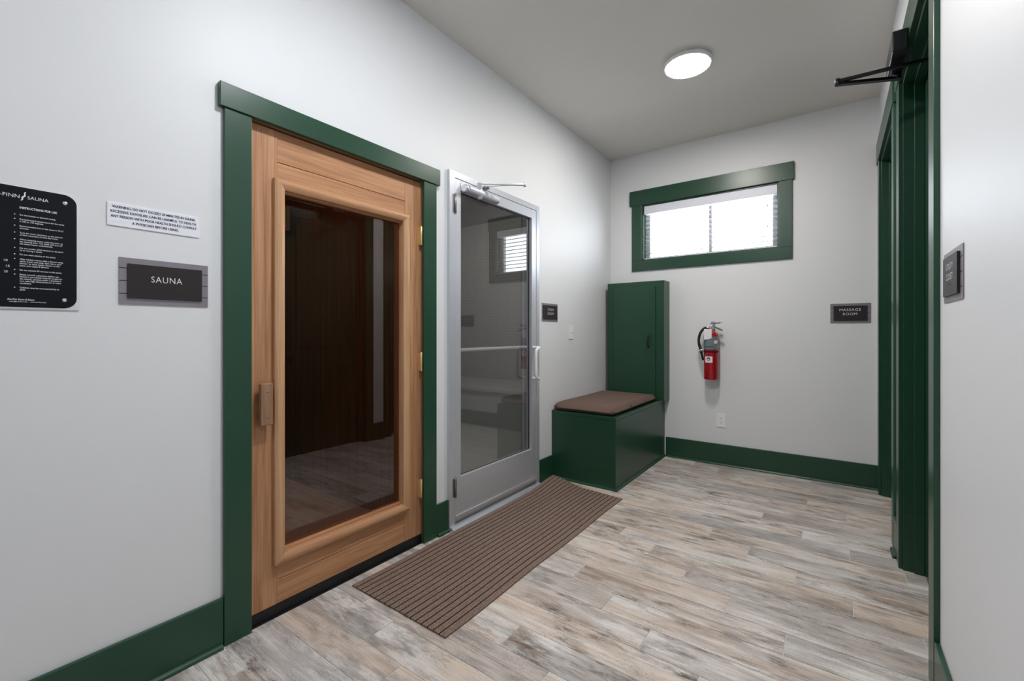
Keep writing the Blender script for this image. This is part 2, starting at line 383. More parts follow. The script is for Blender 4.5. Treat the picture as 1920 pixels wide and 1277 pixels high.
# sauna and steam room shells behind the glazed doors
SX, SY0, SY1 = -1.75, .25, 1.86
struct('wall_sauna', (lambda bm: (add_box(bm, SX-.05, SX, SY0-.05, SY1+.03, 0, 2.3), add_box(bm, SX, -WT, SY0-.05, SY0, 0, 2.3),
       add_box(bm, SX, -WT, SY1, SY1+.03, 0, 2.3), add_box(bm, -WT-.012, -WT, SY0, SD[0], 0, 2.3), add_box(bm, -WT-.012, -WT, SD[1], SY1, 0, 2.3), bm)[-1])(bmesh.new()), M['boards'])
struct('ceiling_sauna', boxbm(SX-.05, -WT, SY0-.05, SY1+.03, 2.3, 2.36), M['boards'])
struct('floor_sauna', boxbm(SX-.05, -WT, SY0-.05, SY1+.03, -.12, -.001), M['grout'])
TX, TY0, TY1 = -3.3, 1.91, 5.35
struct('wall_steam', boxbm(TX-.05, TX, TY0-.02, TY1+.05, 0, 2.9), M['mosaic'])
struct('wall_steam_near', boxbm(TX, -WT, TY0-.02, TY0, 0, 2.9), M['mosaic'])
struct('wall_steam_far', boxbm(TX, -WT, TY1, TY1+.05, 0, 2.9), M['mosaic'])
struct('wall_steam_side', boxbm(-WT-.012, -WT, ST[1], TY1, 0, 2.9), M['mosaic'])
struct('wall_steam_end', boxbm(-WT, 0, D+WT, TY1+.05, 0, 2.9), M['mosaic'])
struct('ceiling_steam', boxbm(TX-.05, 0, TY0-.02, TY1+.05, 2.9, 2.96) if False else boxbm(TX-.05, -WT, TY0-.02, TY1+.05, 2.9, 2.96), M['mosaic'])
struct('floor_steam', boxbm(TX-.05, -WT, TY0-.02, TY1+.05, -.12, -.001), M['quartz'])
tag(obj('steam_bench', (lambda bm: (add_box(bm, TX+.002, -WT-.014, 4.40, TY1-.002, 0, .44), add_box(bm, TX+.002, -WT-.014, 4.37, TY1-.002, .44, .49, .006), bm)[-1])(bmesh.new()), [M['quartz']]),
    'low grey stone bench at the far end of the steam room, behind glass', 'bench')

# ------------------------------------------------------------------ baseboards and casings
BH, BT = .1866, .015
def shoe(bm, p0, p1, inward, r=.017):
    """quarter-round between two floor points; inward = unit vector into the room"""
    p0, p1, n = Vector(p0), Vector(p1), Vector(inward)
    ring = [Vector((0, 0, 0))]+[n*(r*math.cos(a))+Vector((0, 0, r*math.sin(a))) for a in [PI/2*k/5 for k in range(6)]]
    add_prism(bm, [p0+q for q in ring], p1-p0)
def baseboard(name, x0, x1, y0, y1, sp0, sp1, inward, h=BH):
    r = sroot(name, ((x0+x1)/2, (y0+y1)/2, 0))
    obj('board', boxbm(x0, x1, y0, y1, .001, h, .0025), M['green'], r)
    bm = bmesh.new(); shoe(bm, sp0, sp1, inward); obj('shoe_molding', bm, M['green'], r)
    return r
baseboard('baseboard_left', .0005, BT, YF, .7215, (BT, YF, .001), (BT, .716, .001), (1, 0, 0))
baseboard('baseboard_left.001', .0005, BT, 1.842, 1.943, (BT, 1.846, .001), (BT, 1.938, .001), (1, 0, 0))
baseboard('baseboard_left.002', .0005, BT, 2.949, 3.158, (BT, 2.954, .001), (BT, 3.15, .001), (1, 0, 0))
baseboard('baseboard_back', .575, W-.001, D-BT, D-.0005, (.595, D-BT, .001), (W-.002, D-BT, .001), (0, -1, 0))
baseboard('baseboard_right', W-BT, W-.0005, YF, 1.989, (W-BT, YF, .001), (W-BT, 1.98, .001), (-1, 0, 0))
baseboard('baseboard_right.001', W-BT, W-.0005, 3.083, 3.223, (W-BT, 3.09, .001), (W-BT, 3.215, .001), (-1, 0, 0))
def casing_x(name, x0, x1, ya, yb, w, zt, hy0, hy1, ht, xh):
    """door casing on a wall along y: two side boards and a wider header"""
    r = sroot(name, ((x0+x1)/2, (ya+yb)/2, 0))
    obj('side_casing', boxbm(x0, x1, ya-w, ya, .001, zt, .002), M['green'], r)
    obj('side_casing', boxbm(x0, x1, yb, yb+w, .001, zt, .002), M['green'], r)
    obj('header_casing', boxbm(min(x0, xh), max(x1, xh), hy0, hy1, zt, ht, .002), M['green'], r); return r
casing_x('trim_1', .0005, .019, .8215, 1.7400, .0985, 2.0600, .706, 1.8614, 2.1525, .026)
casing_x('trim_2', W-.016, W-.0005, 2.092, 2.981, .0985, 2.47, 1.975, 3.098, 2.625, W-.022)
casing_x('trim_3', W-.016, W-.0005, 3.325, 4.235, .100, 2.47, 3.206, D-.003, 2.625, W-.022)
r = sroot('trim_4', ((WN[0]+WN[1])/2, D-.01, 1.82))
obj('side_casing', boxbm(.2356, WN[0], D-.018, D-.0005, 1.9164, 2.475, .002), M['green'], r)
obj('side_casing', boxbm(WN[1], 1.6154, D-.018, D-.0005, 1.9164, 2.475, .002), M['green'], r)
obj('bottom_casing', boxbm(.2356, 1.6154, D-.018, D-.0005, 1.8172, 1.9164, .002), M['green'], r)
obj('header_casing', boxbm(.2128, 1.6287, D-.024, D-.0005, 2.475, 2.6237, .002), M['green'], r)
# jamb linings and stops of the two right-hand doors
def jamb(name, op):
    ya, yb, _, zt = op; r = sroot(name, (W+.07, (ya+yb)/2, 0)); x0, x1 = W-.012, W+WT-.001
    obj('jamb', boxbm(x0+.0118, x1, ya+.0005, ya+.018, .001, zt-.0005, .0015), M['green'], r)
    obj('jamb', boxbm(x0+.0118, x1, yb-.018, yb-.0005, .001, zt-.0005, .0015), M['green'], r)
    obj('head_jamb', boxbm(x0+.0118, x1, ya+.018, yb-.018, zt-.018, zt-.0005, .0015), M['green'], r)
    s0, s1 = W+.042, W+.080
    for a, b in ((ya+.018, ya+.030), (yb-.030, yb-.018)): obj('door_stop', boxbm(s0, s1, a, b, .001, zt-.018, .0015), M['green'], r)
    obj('door_stop', boxbm(s0, s1, ya+.030, yb-.030, zt-.030, zt-.018, .0015), M['green'], r)
    return r
jamb('trim_5', UD); jamb('trim_6', MD)
def panel_door(name, op, knob_y):
    ya, yb, _, zt = op; r = sroot(name, (W+.10, (ya+yb)/2, 0)); x0, x1 = W+.081, W+.120
    y0, y1, z0, z1 = ya+.0195, yb-.0195, .004, zt-.0195; bm = bmesh.new()
    add_box(bm, x0+.006, x1, y0, y1, z0, z1)
    sw = .115                                   # stiles and rails stand proud of the two sunk panels
    for a, b, c, d in ((y0, y0+sw, z0, z1), (y1-sw, y1, z0, z1), (y0+sw, y1-sw, z0, .20), (y0+sw, y1-sw, .82, 1.01), (y0+sw, y1-sw, z1-.13, z1)):
        add_box(bm, x0, x0+.0065, a, b, c, d, .0008, 1)
    obj('door_leaf', bm, M['door_green'], r)
    for c, d in ((.20, .82), (1.01, z1-.13)):
        bm = bmesh.new(); add_box(bm, x0+.001, x0+.007, y0+sw+.035, y1-sw-.035, c+.035, d-.035, .0055, 1); obj('raised_panel', bm, M['door_green'], r)
    bm = bmesh.new(); add_lathe(bm, [(.032, 0), (.032, -.006), (.012, -.010), (.011, -.030), (.026, -.042), (.028, -.056), (.018, -.066), (.002, -.068)], (x0, knob_y, .95), 'x', 20)
    obj('door_knob', bm, M['black_metal'], r); return r
panel_door('door_3', UD, 2.175)
panel_door('door_4', MD, 3.42)
tag(bpy.data.objects['door_3'], 'dark green two-panel utility closet door, deep in its frame and mirrored in the sauna glass')
tag(bpy.data.objects['door_4'], 'dark green massage room door deep in its frame beside the back wall')

struct('light_block_slab', boxbm(W+WT+.01, W+WT+.05, UD[0]-.2, MD[1]+.2, 0, H), M['wall'])  # unseen slab added to stop sky light leaking round the two door leaves
# ------------------------------------------------------------------ sauna door
d1 = sroot('door_1', (-.04, 1.285, 0)); tag(d1, 'natural cedar sauna door with one tall dark bronze glass pane and wooden block handle')
X0, X1 = -.062, -.018
JB = .009
obj('jamb', boxbm(-WT+.001, -.002, SD[0]+.0005, SD[0]+JB, .001, SD[3]-.001), M['cedar_v'], d1)
obj('jamb', boxbm(-WT+.001, -.002, SD[1]-JB, SD[1]-.0005, .001, SD[3]-.001), M['cedar_v'], d1)
obj('head_jamb', boxbm(-WT+.001, -.006, SD[0]+JB, SD[1]-JB, SD[3]-JB, SD[3]-.001), M['cedar_h'], d1)
y0, y1, z0, z1 = .8225, 1.7505, .046, 2.056
obj('stile', boxbm(X0, X1, y0, .9395, z0, z1, .0012), M['cedar_v'], d1)
obj('stile', boxbm(X0, X1, 1.6320, y1, z0, z1, .0012), M['cedar_v'], d1)
for a, b in ((1.926, z1), (1.80, 1.9225), (.149, .27), (z0, .1455)):
    obj('rail', boxbm(X0, X1-.0008, .9395, 1.632, a, b, .0015), M['cedar_h'], d1)
obj('groove_backing', boxbm(X0+.004, X1-.006, .93, 1.64, .06, .25), M['cedar_h'], d1)
obj('groove_backing', boxbm(X0+.004, X1-.006, .93, 1.64, 1.82, 2.04), M['cedar_h'], d1)
# mitred rounded moulding round the glass
MO = (.9185, 1.6500, .2180, 1.8500); MW = .043
def mitre(side):
    a0, a1, b0, b1 = MO; prof = []
    for k in range(9):                         # (distance inward, height)
        s = k/8; prof.append((MW*s, .016+.013*math.sin(PI*min(1, .12+s*.80))))
    prof = [(0, -.002)]+prof+[(MW, -.008), (MW-.006, -.014), (0, -.008)]
    bm = bmesh.new(); ends = []
    for e in (0, 1):
        ring = []
        for d, h in prof:
            if side in 'lr':
                y = a0+d if side == 'l' else a1-d; z = (b0+d) if e == 0 else (b1-d)
            else:
                z = b0+d if side == 'b' else b1-d; y = (a0+d) if e == 0 else (a1-d)
            ring.append(bm.verts.new((X1+h, y, z)))
        ends.append(ring)
    n = len(prof)
    for i in range(n): bm.faces.new((ends[0][i], ends[0][(i+1) % n], ends[1][(i+1) % n], ends[1][i]))
    bm.faces.new(ends[0]); bm.faces.new(ends[1][::-1]); bmesh.ops.recalc_face_normals(bm, faces=list(bm.faces)); return bm
for s in 'lrbt': obj('glazing_moulding', mitre(s), M['cedar_light'] if s in 'lr' else M['cedar_light_h'], d1)
iy0, iy1, iz0, iz1 = MO[0]+MW, MO[1]-MW, MO[2]+MW, MO[3]-MW
for a in ((iy0-.02, iy0-.002, iz0-.02, iz1+.02), (iy1+.002, iy1+.02, iz0-.02, iz1+.02)):
    obj('glazing_bead', boxbm(X0, X1-.010, a[0], a[1], a[2], a[3]), M['cedar_v'], d1)
for a in ((iy0-.002, iy1+.002, iz0-.02, iz0-.002), (iy0-.002, iy1+.002, iz1+.002, iz1+.02)):
    obj('glazing_bead', boxbm(X0, X1-.010, a[0], a[1], a[2], a[3]), M['cedar_h'], d1)
tag(obj('glass_pane', boxbm(-.046, -.040, iy0-.002, iy1+.002, iz0-.002, iz1+.002), M['glass_bronze'], d1), 'dark bronze glass')
bm = bmesh.new(); add_box(bm, X0+.002, X1+.004, y0, y1, .003, z0-.001, .001)
tag(obj('door_sweep', bm, M['black'], d1), 'black rubber sweep')
# block handle: two blocks and a wide cupped grip board
h = obj('handle', boxbm(X1+.022, X1+.046, .8525, .9005, .820, .991, .004, 3), M['handle_wood'], d1)
for zc in (.862, .950): obj('standoff', boxbm(X1, X1+.023, .866, .888, zc-.018, zc+.018), M['handle_wood'], h)
for zc in (.853, .957):
    bm = bmesh.new(); add_lathe(bm, [(.004, 0), (.0038, .0012), (.001, .0016)], (X1+.046, .878, zc), 'x', 14); obj('screw_plug', bm, M['handle_wood'], h)
for zc in (1.748, 1.033, .313):
    bm = bmesh.new(); add_lathe(bm, [(.0035, -.055), (.0065, -.052), (.0065, .052), (.0035, .055)], (.004, 1.7315, zc), 'z', 14)
    hg = obj('hinge', bm, M['brass'], d1)
    obj('hinge_leaf', boxbm(X1+.0002, X1+.0165, 1.7295, 1.7335, zc-.05, zc+.05), M['brass'], hg)
bm = bmesh.new(); add_box(bm, -WT, .0, SD[0]+JB, SD[1]-JB, -.001, .0022); struct('trim_7', bm, M['black'])

# louvred corner lamp inside the sauna
lp = thing('sauna_lamp', (SX+.16, SY1-.16, 2.02), 'small square louvred lamp guard high in the inner corner of the dark sauna', 'lamp')
bm = bmesh.new()
ctr = Vector((SX+.13, SY1-.13, 2.10)); ux = Vector((1, 1, 0)).normalized(); nn = Vector((1, -1, 0)).normalized()
P = lambda a, b, c: ctr+ux*a+Vector((0, 0, b))+nn*c
def obox(bm, a0, a1, b0, b1, c0, c1):
    vs = [bm.verts.new(P(a, b, c)) for a in (a0, a1) for b in (b0, b1) for c in (c0, c1)]
    for f in ((0, 1, 3, 2), (4, 6, 7, 5), (0, 4, 5, 1), (2, 3, 7, 6), (0, 2, 6, 4), (1, 5, 7, 3)): bm.faces.new([vs[i] for i in f])
obox(bm, -.085, .085, -.10, .09, -.04, .0); bmesh.ops.recalc_face_normals(bm, faces=list(bm.faces)); obj('housing', bm, M['handle_wood'], lp)
bm = bmesh.new()
for k in range(5): obox(bm, -.06, .06, -.075+.034*k, -.058+.034*k, .0005, .012)
bmesh.ops.recalc_face_normals(bm, faces=list(bm.faces)); obj('louvres', bm, M['label_grey'], lp)

# ------------------------------------------------------------------ steam room door
d2 = sroot('door_2', (0, 2.446, 0)); tag(d2, 'silver aluminium framed steam room door with one grey tinted glass pane')
FW = .047; f0, f1 = ST[0]-.003, ST[1]+.002; FX = .022; ZT = 2.186
obj('frame', boxbm(-.10, FX, f0, f0+FW, .003, ZT+.002, .0015), M['alu'], d2)
obj('frame', boxbm(-.10, FX, f1-FW+.006, f1, .003, ZT+.002, .0015), M['alu'], d2)
obj('frame', boxbm(-.10, FX, f0+FW, f1-FW+.006, 2.148, ZT+.002, .0015), M['alu'], d2)
l0, l1, lz0, lz1 = f0+FW+.002, f1-FW+.004, .040, 2.1455; LX0, LX1 = -.025, .0195
g0, g1, gz0, gz1 = l0+.054, l1-.062, .303, 2.078
obj('stile', boxbm(LX0, LX1, l0, g0, lz0, lz1, .0015), M['alu'], d2)
obj('stile', boxbm(LX0, LX1, g1, l1, lz0, lz1, .0015), M['alu'], d2)
obj('rail', boxbm(LX0, LX1, g0, g1, gz1, lz1, .0012), M['alu'], d2)
obj('rail', boxbm(LX0, LX1, g0, g1, lz0, gz0, .0012), M['alu'], d2)
bm = bmesh.new()
for a in ((g0, g0+.004, gz0, gz1), (g1-.004, g1, gz0, gz1), (g0+.004, g1-.004, gz1-.004, gz1), (g0+.004, g1-.004, gz0, gz0+.003)):
    add_box(bm, -.012, -.004, *a)
obj('gasket', bm, M['gasket'], d2)
obj('glass_pane', boxbm(-.0105, -.0055, g0+.004, g1-.004, gz0+.003, gz1-.004), M['glass_grey'], d2)
obj('door_sweep', boxbm(LX1, LX1+.008, l0+.004, l1-.004, .055, .075, .002), M['alu_bright'], d2)
bm = bmesh.new()
add_prism(bm, [(-.10, f0+.004, .001), (.050, f0+.004, .001), (.050, f0+.004, .006), (.040, f0+.004, .018), (.030, f0+.004, .020), (-.10, f0+.004, .020)], (0, f1-f0-.008, 0))
struct('trim_8', bm, M['alu'])
for zc in (1.988, .250):
    bm = bmesh.new(); add_lathe(bm, [(.003, -.062), (.0075, -.058), (.0075, .058), (.003, .062)], (LX1+.006, l0-.001, zc), 'z', 14)
    hg = obj('hinge', bm, M['steel_dark'], d2)
    obj('hinge_leaf', boxbm(FX+.0002, FX+.002, l0-.022, l0-.008, zc-.055, zc+.055), M['steel_dark'], hg)
# offset pull outside, push bar inside
bm = bmesh.new(); yb, yg, xo = 2.862, 2.806, .082
pp = [(LX1, yb, .846), (xo-.02, yb, .846), (xo-.004, yb-.008, .848), (xo, yb-.028, .852), (xo, yg+.012, .862), (xo, yg, .885), (xo, yg, .965)]
full = pp+[(p[0], p[1], 1.93-p[2]) for p in pp[::-1][1:]]
add_tube(bm, smooth_pts(full, 5), .0115, 12)
tag(obj('pull_handle', bm, M['pull_white'], d2), 'white C-shaped pull handle')
bm = bmesh.new(); add_tube(bm, smooth_pts([(LX0, l0+.025, 1.083), (-.075, l0+.03, 1.083), (-.085, l0+.06, 1.083), (-.085, 2.4, 1.083), (-.085, l1-.08, 1.083), (-.075, l1-.05, 1.083), (LX0, l1-.045, 1.083)], 6), .0135, 12)
tag(obj('push_bar', bm, M['pull_white'], d2), 'white horizontal push bar behind the glass')

# door closers
def steam_closer():
    r = thing('door_closer', (.03, 2.22, 2.09), 'silver door closer with folded arm atop the aluminium steam room door', 'door closer')
    bm = bmesh.new(); x = LX1+.0265
    prof = [(-.024, -.026)]+[(.004+.024*math.cos(a), .026*math.sin(a)) for a in [-PI/2+PI*k/14 for k in range(15)]]+[(-.024, .026)]
    add_prism(bm, [(x+a, 2.075, 2.095+b) for a, b in prof], (0, .300, 0)); obj('body', bm, M['alu'], r)
    bm = bmesh.new(); add_lathe(bm, [(.022, 2.045), (.025, 2.049), (.025, 2.074), (.022, 2.076)], (x, 0, 2.095), 'y', 24); obj('end_cap', bm, M['alu_bright'], r)
    obj('mounting_plate', boxbm(LX1+.0003, LX1+.004, 2.04, 2.39, 2.079, 2.13, .001), M['alu'], r)
    bm = bmesh.new(); add_lathe(bm, [(.012, -.040), (.017, -.034), (.017, -.020), (.021, -.018), (.021, .026), (.016, .030), (.016, .062), (.010, .068)], (x+.004, 2.186, 2.095), 'z', 22); obj('pinion', bm, M['alu_bright'], r)
    e = Vector((.250, 2.41, 2.168)); a0 = Vector((x+.004, 2.186, 2.158))
    def bar(p, q, w, t):
        bm = bmesh.new(); d = (q-p).normalized(); s = d.cross(Vector((0, 0, 1))).normalized()*w/2; up = Vector((0, 0, t/2))
        vs = [bm.verts.new(c+i*s+j*up) for c in (p, q) for i in (-1, 1) for j in (-1, 1)]
        for f in ((0, 1, 3, 2), (4, 6, 7, 5), (0, 4, 5, 1), (2, 3, 7, 6), (0, 2, 6, 4), (1, 5, 7, 3)): bm.faces.new([vs[i] for i in f])
        bmesh.ops.recalc_face_normals(bm, faces=list(bm.faces)); return bm
    obj('arm', bar(a0, e, .018, .006), M['alu'], r)
    sh = Vector((FX+.012, 2.275, 2.166)); obj('forearm', bar(e+Vector((0, 0, .008)), sh+Vector((0, 0, .002)), .014, .007), M['alu_bright'], r)
    bm = bmesh.new(); add_lathe(bm, [(.009, -.008), (.009, .014), (.006, .016)], e, 'z', 16); obj('elbow', bm, M['alu_bright'], r)
    obj('bracket', boxbm(FX+.0002, FX+.022, 2.255, 2.30, 2.151, 2.164, .002), M['steel_dark'], r)
    return bar
bar = steam_closer()
r = thing('door_closer', (W-.05, 2.69, 2.40), 'black box door closer with V-shaped arm on the dark green header at upper right', 'door closer')
obj('body', boxbm(2.103, W-.0225, 2.545, 2.835, 2.425, 2.515, .005, 3), M['black_metal'], r)
obj('pinion_block', boxbm(2.112, W-.024, 2.70, 2.79, 2.408, 2.427, .003), M['black_metal'], r)
pin = Vector((2.135, 2.735, 2.398)); el = Vector((1.912, 2.635, 2.396))
bm = bmesh.new(); add_lathe(bm, [(.016, -.016), (.016, .012)], pin, 'z', 18); obj('pinion', bm, M['black_metal'], r)
obj('arm', bar(pin+Vector((0, 0, -.010)), el+Vector((0, 0, -.008)), .022, .013), M['black_metal'], r)
obj('forearm', bar(el+Vector((0, 0, .006)), Vector((W+.077, 2.66, 2.404)), .014, .013), M['black_metal'], r)
bm = bmesh.new(); add_lathe(bm, [(.010, -.016), (.013, -.012), (.013, .012), (.008, .018)], el, 'z', 16); obj('elbow', bm, M['black_metal'], r)
obj('bracket', boxbm(W+.070, W+.0805, 2.635, 2.685, 2.39, 2.42, .002), M['black_metal'], r)

# ------------------------------------------------------------------ window and blind
w1 = sroot('window_1', ((WN[0]+WN[1])/2, D+.09, WN[2]))
wx0, wx1, wz0, wz1 = WN; t = .012
bm = bmesh.new()
obj('window_jamb', boxbm(wx0+.0005, wx0+t, D-.001, D+.10, wz0+.0005, wz1-.0005), M['green'], w1)
obj('window_jamb', boxbm(wx1-t, wx1-.0005, D-.001, D+.10, wz0+.0005, wz1-.0005), M['green'], w1)
obj('window_jamb', boxbm(wx0+t, wx1-t, D-.001, D+.10, wz1-t, wz1-.0005), M['green'], w1)
obj('window_sill', boxbm(wx0+t, wx1-t, D-.001, D+.10, wz0+.0005, wz0+t), M['green'], w1)
bm = bmesh.new(); q = (wx0+.001, wx1-.001, wz0+.001, wz1-.001); fw = .055
for a in ((q[0], q[0]+fw, q[2], q[3]), (q[1]-fw, q[1], q[2], q[3]), (q[0]+fw, q[1]-fw, q[2], q[2]+.03), (q[0]+fw, q[1]-fw, q[3]-fw, q[3])):
    add_box(bm, a[0], a[1], D+.085, D+.135, a[2], a[3], .002)
obj('window_frame', bm, M['vinyl'], w1)
obj('mullion', boxbm(.946, .974, D+.075, D+.125, wz0+.03, wz1-fw, .002), M['vinyl'], w1)
for a, b in ((wx0+fw, .948), (.972, wx1-fw)):
    obj('glass_pane', boxbm(a, b, D+.105, D+.109, wz0+.031, wz1-fw), M['glass_clear'], w1)
bl = thing('window_blind', ((wx0+wx1)/2, D+.04, wz1-.02), 'white horizontal slat blind hanging open inside the high green-trimmed window', 'blind')
obj('headrail', boxbm(wx0+.022, wx1-.014, D+.004, D+.062, wz1-.092, wz1-.014, .003), M['blind'], bl)
bm = bmesh.new(); n = 10
for k in range(n):
    z = wz0+.030+.0445*k
    prof = [(D+.012, z-.004), (D+.024, z-.0005), (D+.036, z+.001), (D+.052, z-.0015)]
    prof = prof+[(y, zz-.0022) for y, zz in prof[::-1]]
    add_prism(bm, [(wx0+.024, y, zz) for y, zz in prof], (wx1-wx0-.042, 0, 0))
obj('slats', bm, M['slat'], bl)
for x in (wx0+.12, .90, wx1-.12):
    bm = bmesh.new()
    for y in (D+.013, D+.051): add_tube(bm, [(x, y, wz0+.02), (x, y, wz1-.09)], .0008, 6)
    obj('ladder_cord', bm, M['slat'], bl)
obj('bottom_rail', boxbm(wx0+.024, wx1-.018, D+.012, D+.052, wz0+.013, wz0+.022, .002), M['blind'], bl)
bm = bmesh.new()
for x, zz, l in ((wx1-.085, 2.28, .03), (wx1-.085, 2.10, .028)): add_tube(bm, [(x, D+.006, zz+l), (x, D+.006, zz+.012), (x, D+.006, zz)], [.0012, .005, .006], 8)
add_tube(bm, [(wx1-.085, D+.006, 2.128), (wx1-.085, D+.006, wz1-.09)], .001, 6)
obj('pull_cord', bm, M['blind'], bl)
sg = thing('street_sign', (-1.59, 30, 0), 'small teal sign on a thin pole, faint outside the bright window', 'sign')
obj('sign_face', boxbm(-1.86, -1.32, 29.98, 30.0, 6.84, 7.16, .01), M['teal_sign'], sg)
bm = bmesh.new(); add_tube(bm, [(-1.59, 30.03, 0), (-1.59, 30.03, 7.0)], .04, 10); obj('pole', bm, M['teal_sign'], sg)
# ------------------------------------------------------------------ ceiling lamps and added fill lamps
def inner_fill_lamp(nm, x, y, z, power, col, label):  # unseen lamps added to brighten the rooms behind the glass doors
    r = thing('ceiling_light', (x, y, z), label, 'ceiling light'); bm = bmesh.new()
    add_lathe(bm, [(.08, -.0005), (.085, -.004), (.085, -.02), (.06, -.03), (.01, -.033)], (x, y, z), 'z', 32); obj('globe', bm, M['lamp_rim'], r)
    l = bpy.data.lights.new(nm, 'POINT'); l.energy = power; l.color = col; l.shadow_soft_size = .05
    o = bpy.data.objects.new(nm, l); C.objects.link(o); o.location = (x, y, z-.10)
inner_fill_lamp('steam_fill_light', -1.9, 3.3, 2.9, 20.0, (1, .97, .93), 'added round fill lamp on the steam room ceiling, unseen, brightening the interior')
inner_fill_lamp('sauna_fill_light', -.9, .6, 2.3, 3.6, (1, .74, .55), 'added small warm fill lamp on the sauna ceiling, unseen, brightening the interior')
def ceiling_lamp(x, y, mat, label):
    r = thing('ceiling_light', (x, y, H), label, 'ceiling light'); rr = .152
    bm = bmesh.new(); add_lathe(bm, [(rr-.004, -.0005), (rr, -.004), (rr, -.022), (rr-.004, -.027), (rr-.014, -.027), (rr-.016, -.024)], (x, y, H), 'z', 64); obj('rim', bm, M['lamp_rim'], r)
    bm = bmesh.new(); add_lathe(bm, [(rr-.015, -.0245), (rr-.016, -.0285), (rr-.04, -.0300), (.01, -.0305)], (x, y, H), 'z', 64); obj('diffuser', bm, mat, r)
ceiling_lamp(1.108, 3.075, M['diffuser'], 'round white flush ceiling light, lit, above the passage near the window')
ceiling_lamp(1.15, 1.15, M['diffuser_rear'], 'round white flush ceiling light above the sauna door, out of frame')

ceiling_lamp(1.15, -1.0, M['diffuser_hall_fill'], 'added round fill light on the ceiling behind the viewpoint, unseen')  # added out of view to lift the near left wall

# ------------------------------------------------------------------ bench, cushion, wall cabinet
BX, BY = .5620, 3.172
r = thing('storage_bench', (.28, 3.77, 0), 'dark green built-in storage bench below the green wall cabinet in the far left corner', 'bench')
obj('front_panel', boxbm(.001, BX, BY, BY+.018, .001, .528, .0015), M['green'], r)
obj('side_panel', boxbm(BX-.018, BX, BY+.018, D-.001, .001, .528, .0015), M['green'], r)
obj('lid', boxbm(.001, BX+.001, BY-.001, D-.001, .529, .5555, .002), M['green'], r)
bm = bmesh.new(); shoe(bm, (.002, BY, .001), (BX+.016, BY, .001), (0, -1, 0)); obj('shoe_molding', bm, M['green'], r)
bm = bmesh.new(); shoe(bm, (BX, BY-.016, .001), (BX, D-.018, .001), (1, 0, 0)); obj('shoe_molding', bm, M['green'], r)
def cushion():
    x0, x1, y0, y1, z0, t = .004, .545, BY+.002, 4.192, .5565, .062; nx, ny = 26, 40; bm = bmesh.new(); top, bot = [], []
    for i in range(nx+1):
        rt, rb = [], []
        for j in range(ny+1):
            u, v = i/nx, j/ny; a = 2*u-1; b = 2*v-1
            e = (max(0, 1-abs(a)**22))**.30*(max(0, 1-abs(b)**30))**.30
            k = .014*(1-e)
            x = x0+(x1-x0)*u; y = y0+(y1-y0)*v
            x = x-a*abs(b)**10*.008; y = y-b*abs(a)**10*.010
            puff = .010*(1-a*a)*(1-b*b)+.0015*math.sin(9*v+3*u)
            rt.append(bm.verts.new((x, y, z0+.026+(t-.026)*e+puff)))
            rb.append(bm.verts.new((x, y, z0+.026-.0255*e)))
        top.append(rt); bot.append(rb)
    for i in range(nx):
        for j in range(ny):
            bm.faces.new((top[i][j], top[i+1][j], top[i+1][j+1], top[i][j+1])); bm.faces.new((bot[i][j], bot[i][j+1], bot[i+1][j+1], bot[i+1][j]))
    bmesh.ops.remove_doubles(bm, verts=list(bm.verts), dist=.0004)
    for f in bm.faces: f.smooth = True
    bmesh.ops.recalc_face_normals(bm, faces=list(bm.faces))
    c = thing('seat_cushion', (.27, 3.7, z0), 'flat brown fabric seat cushion lying on the green storage bench', 'cushion')
    obj('cushion', bm, M['cushion'], c)
    bm = bmesh.new(); ins = .010; rr = .012
    loop = [(x0+ins, y0+ins), (x1-ins, y0+ins), (x1-ins, y1-ins), (x0+ins, y1-ins)]
    pts = []
    for k in range(5):
        p, q = loop[k % 4], loop[(k+1) % 4]
        if k < 4:
            for s in range(10): pts.append((p[0]+(q[0]-p[0])*s/10, p[1]+(q[1]-p[1])*s/10, z0+.026))
    add_tube(bm, pts+[pts[0]], .0022, 6); obj('seam', bm, M['cushion'], c)
cushion()
r = thing('wall_cabinet', (.32, 4.285, .556), 'tall dark green wall cabinet above the bench, beneath the left end of the window', 'cabinet')
cx0, cx1, cy0, cz0, cz1 = .042, .608, 4.200, .5567, 1.690
bm = bmesh.new(); add_box(bm, cx0, cx1, cy0, D-.001, cz0, cz1, .0025); obj('body', bm, M['green'], r)
dr = obj('door', boxbm(.107, .5275, cy0-.013, cy0-.0008, .606, 1.642, .0025), M['green'], r)
bm = bmesh.new(); hx = .466; hy = cy0-.013
add_tube(bm, smooth_pts([(hx, hy, 1.060), (hx, hy-.018, 1.062), (hx, hy-.026, 1.085), (hx, hy-.028, 1.110), (hx, hy-.026, 1.140), (hx, hy-.018, 1.163), (hx, hy, 1.165)], 5), .0075, 10)
tag(obj('handle', bm, M['black_metal'], dr), 'black arched pull')

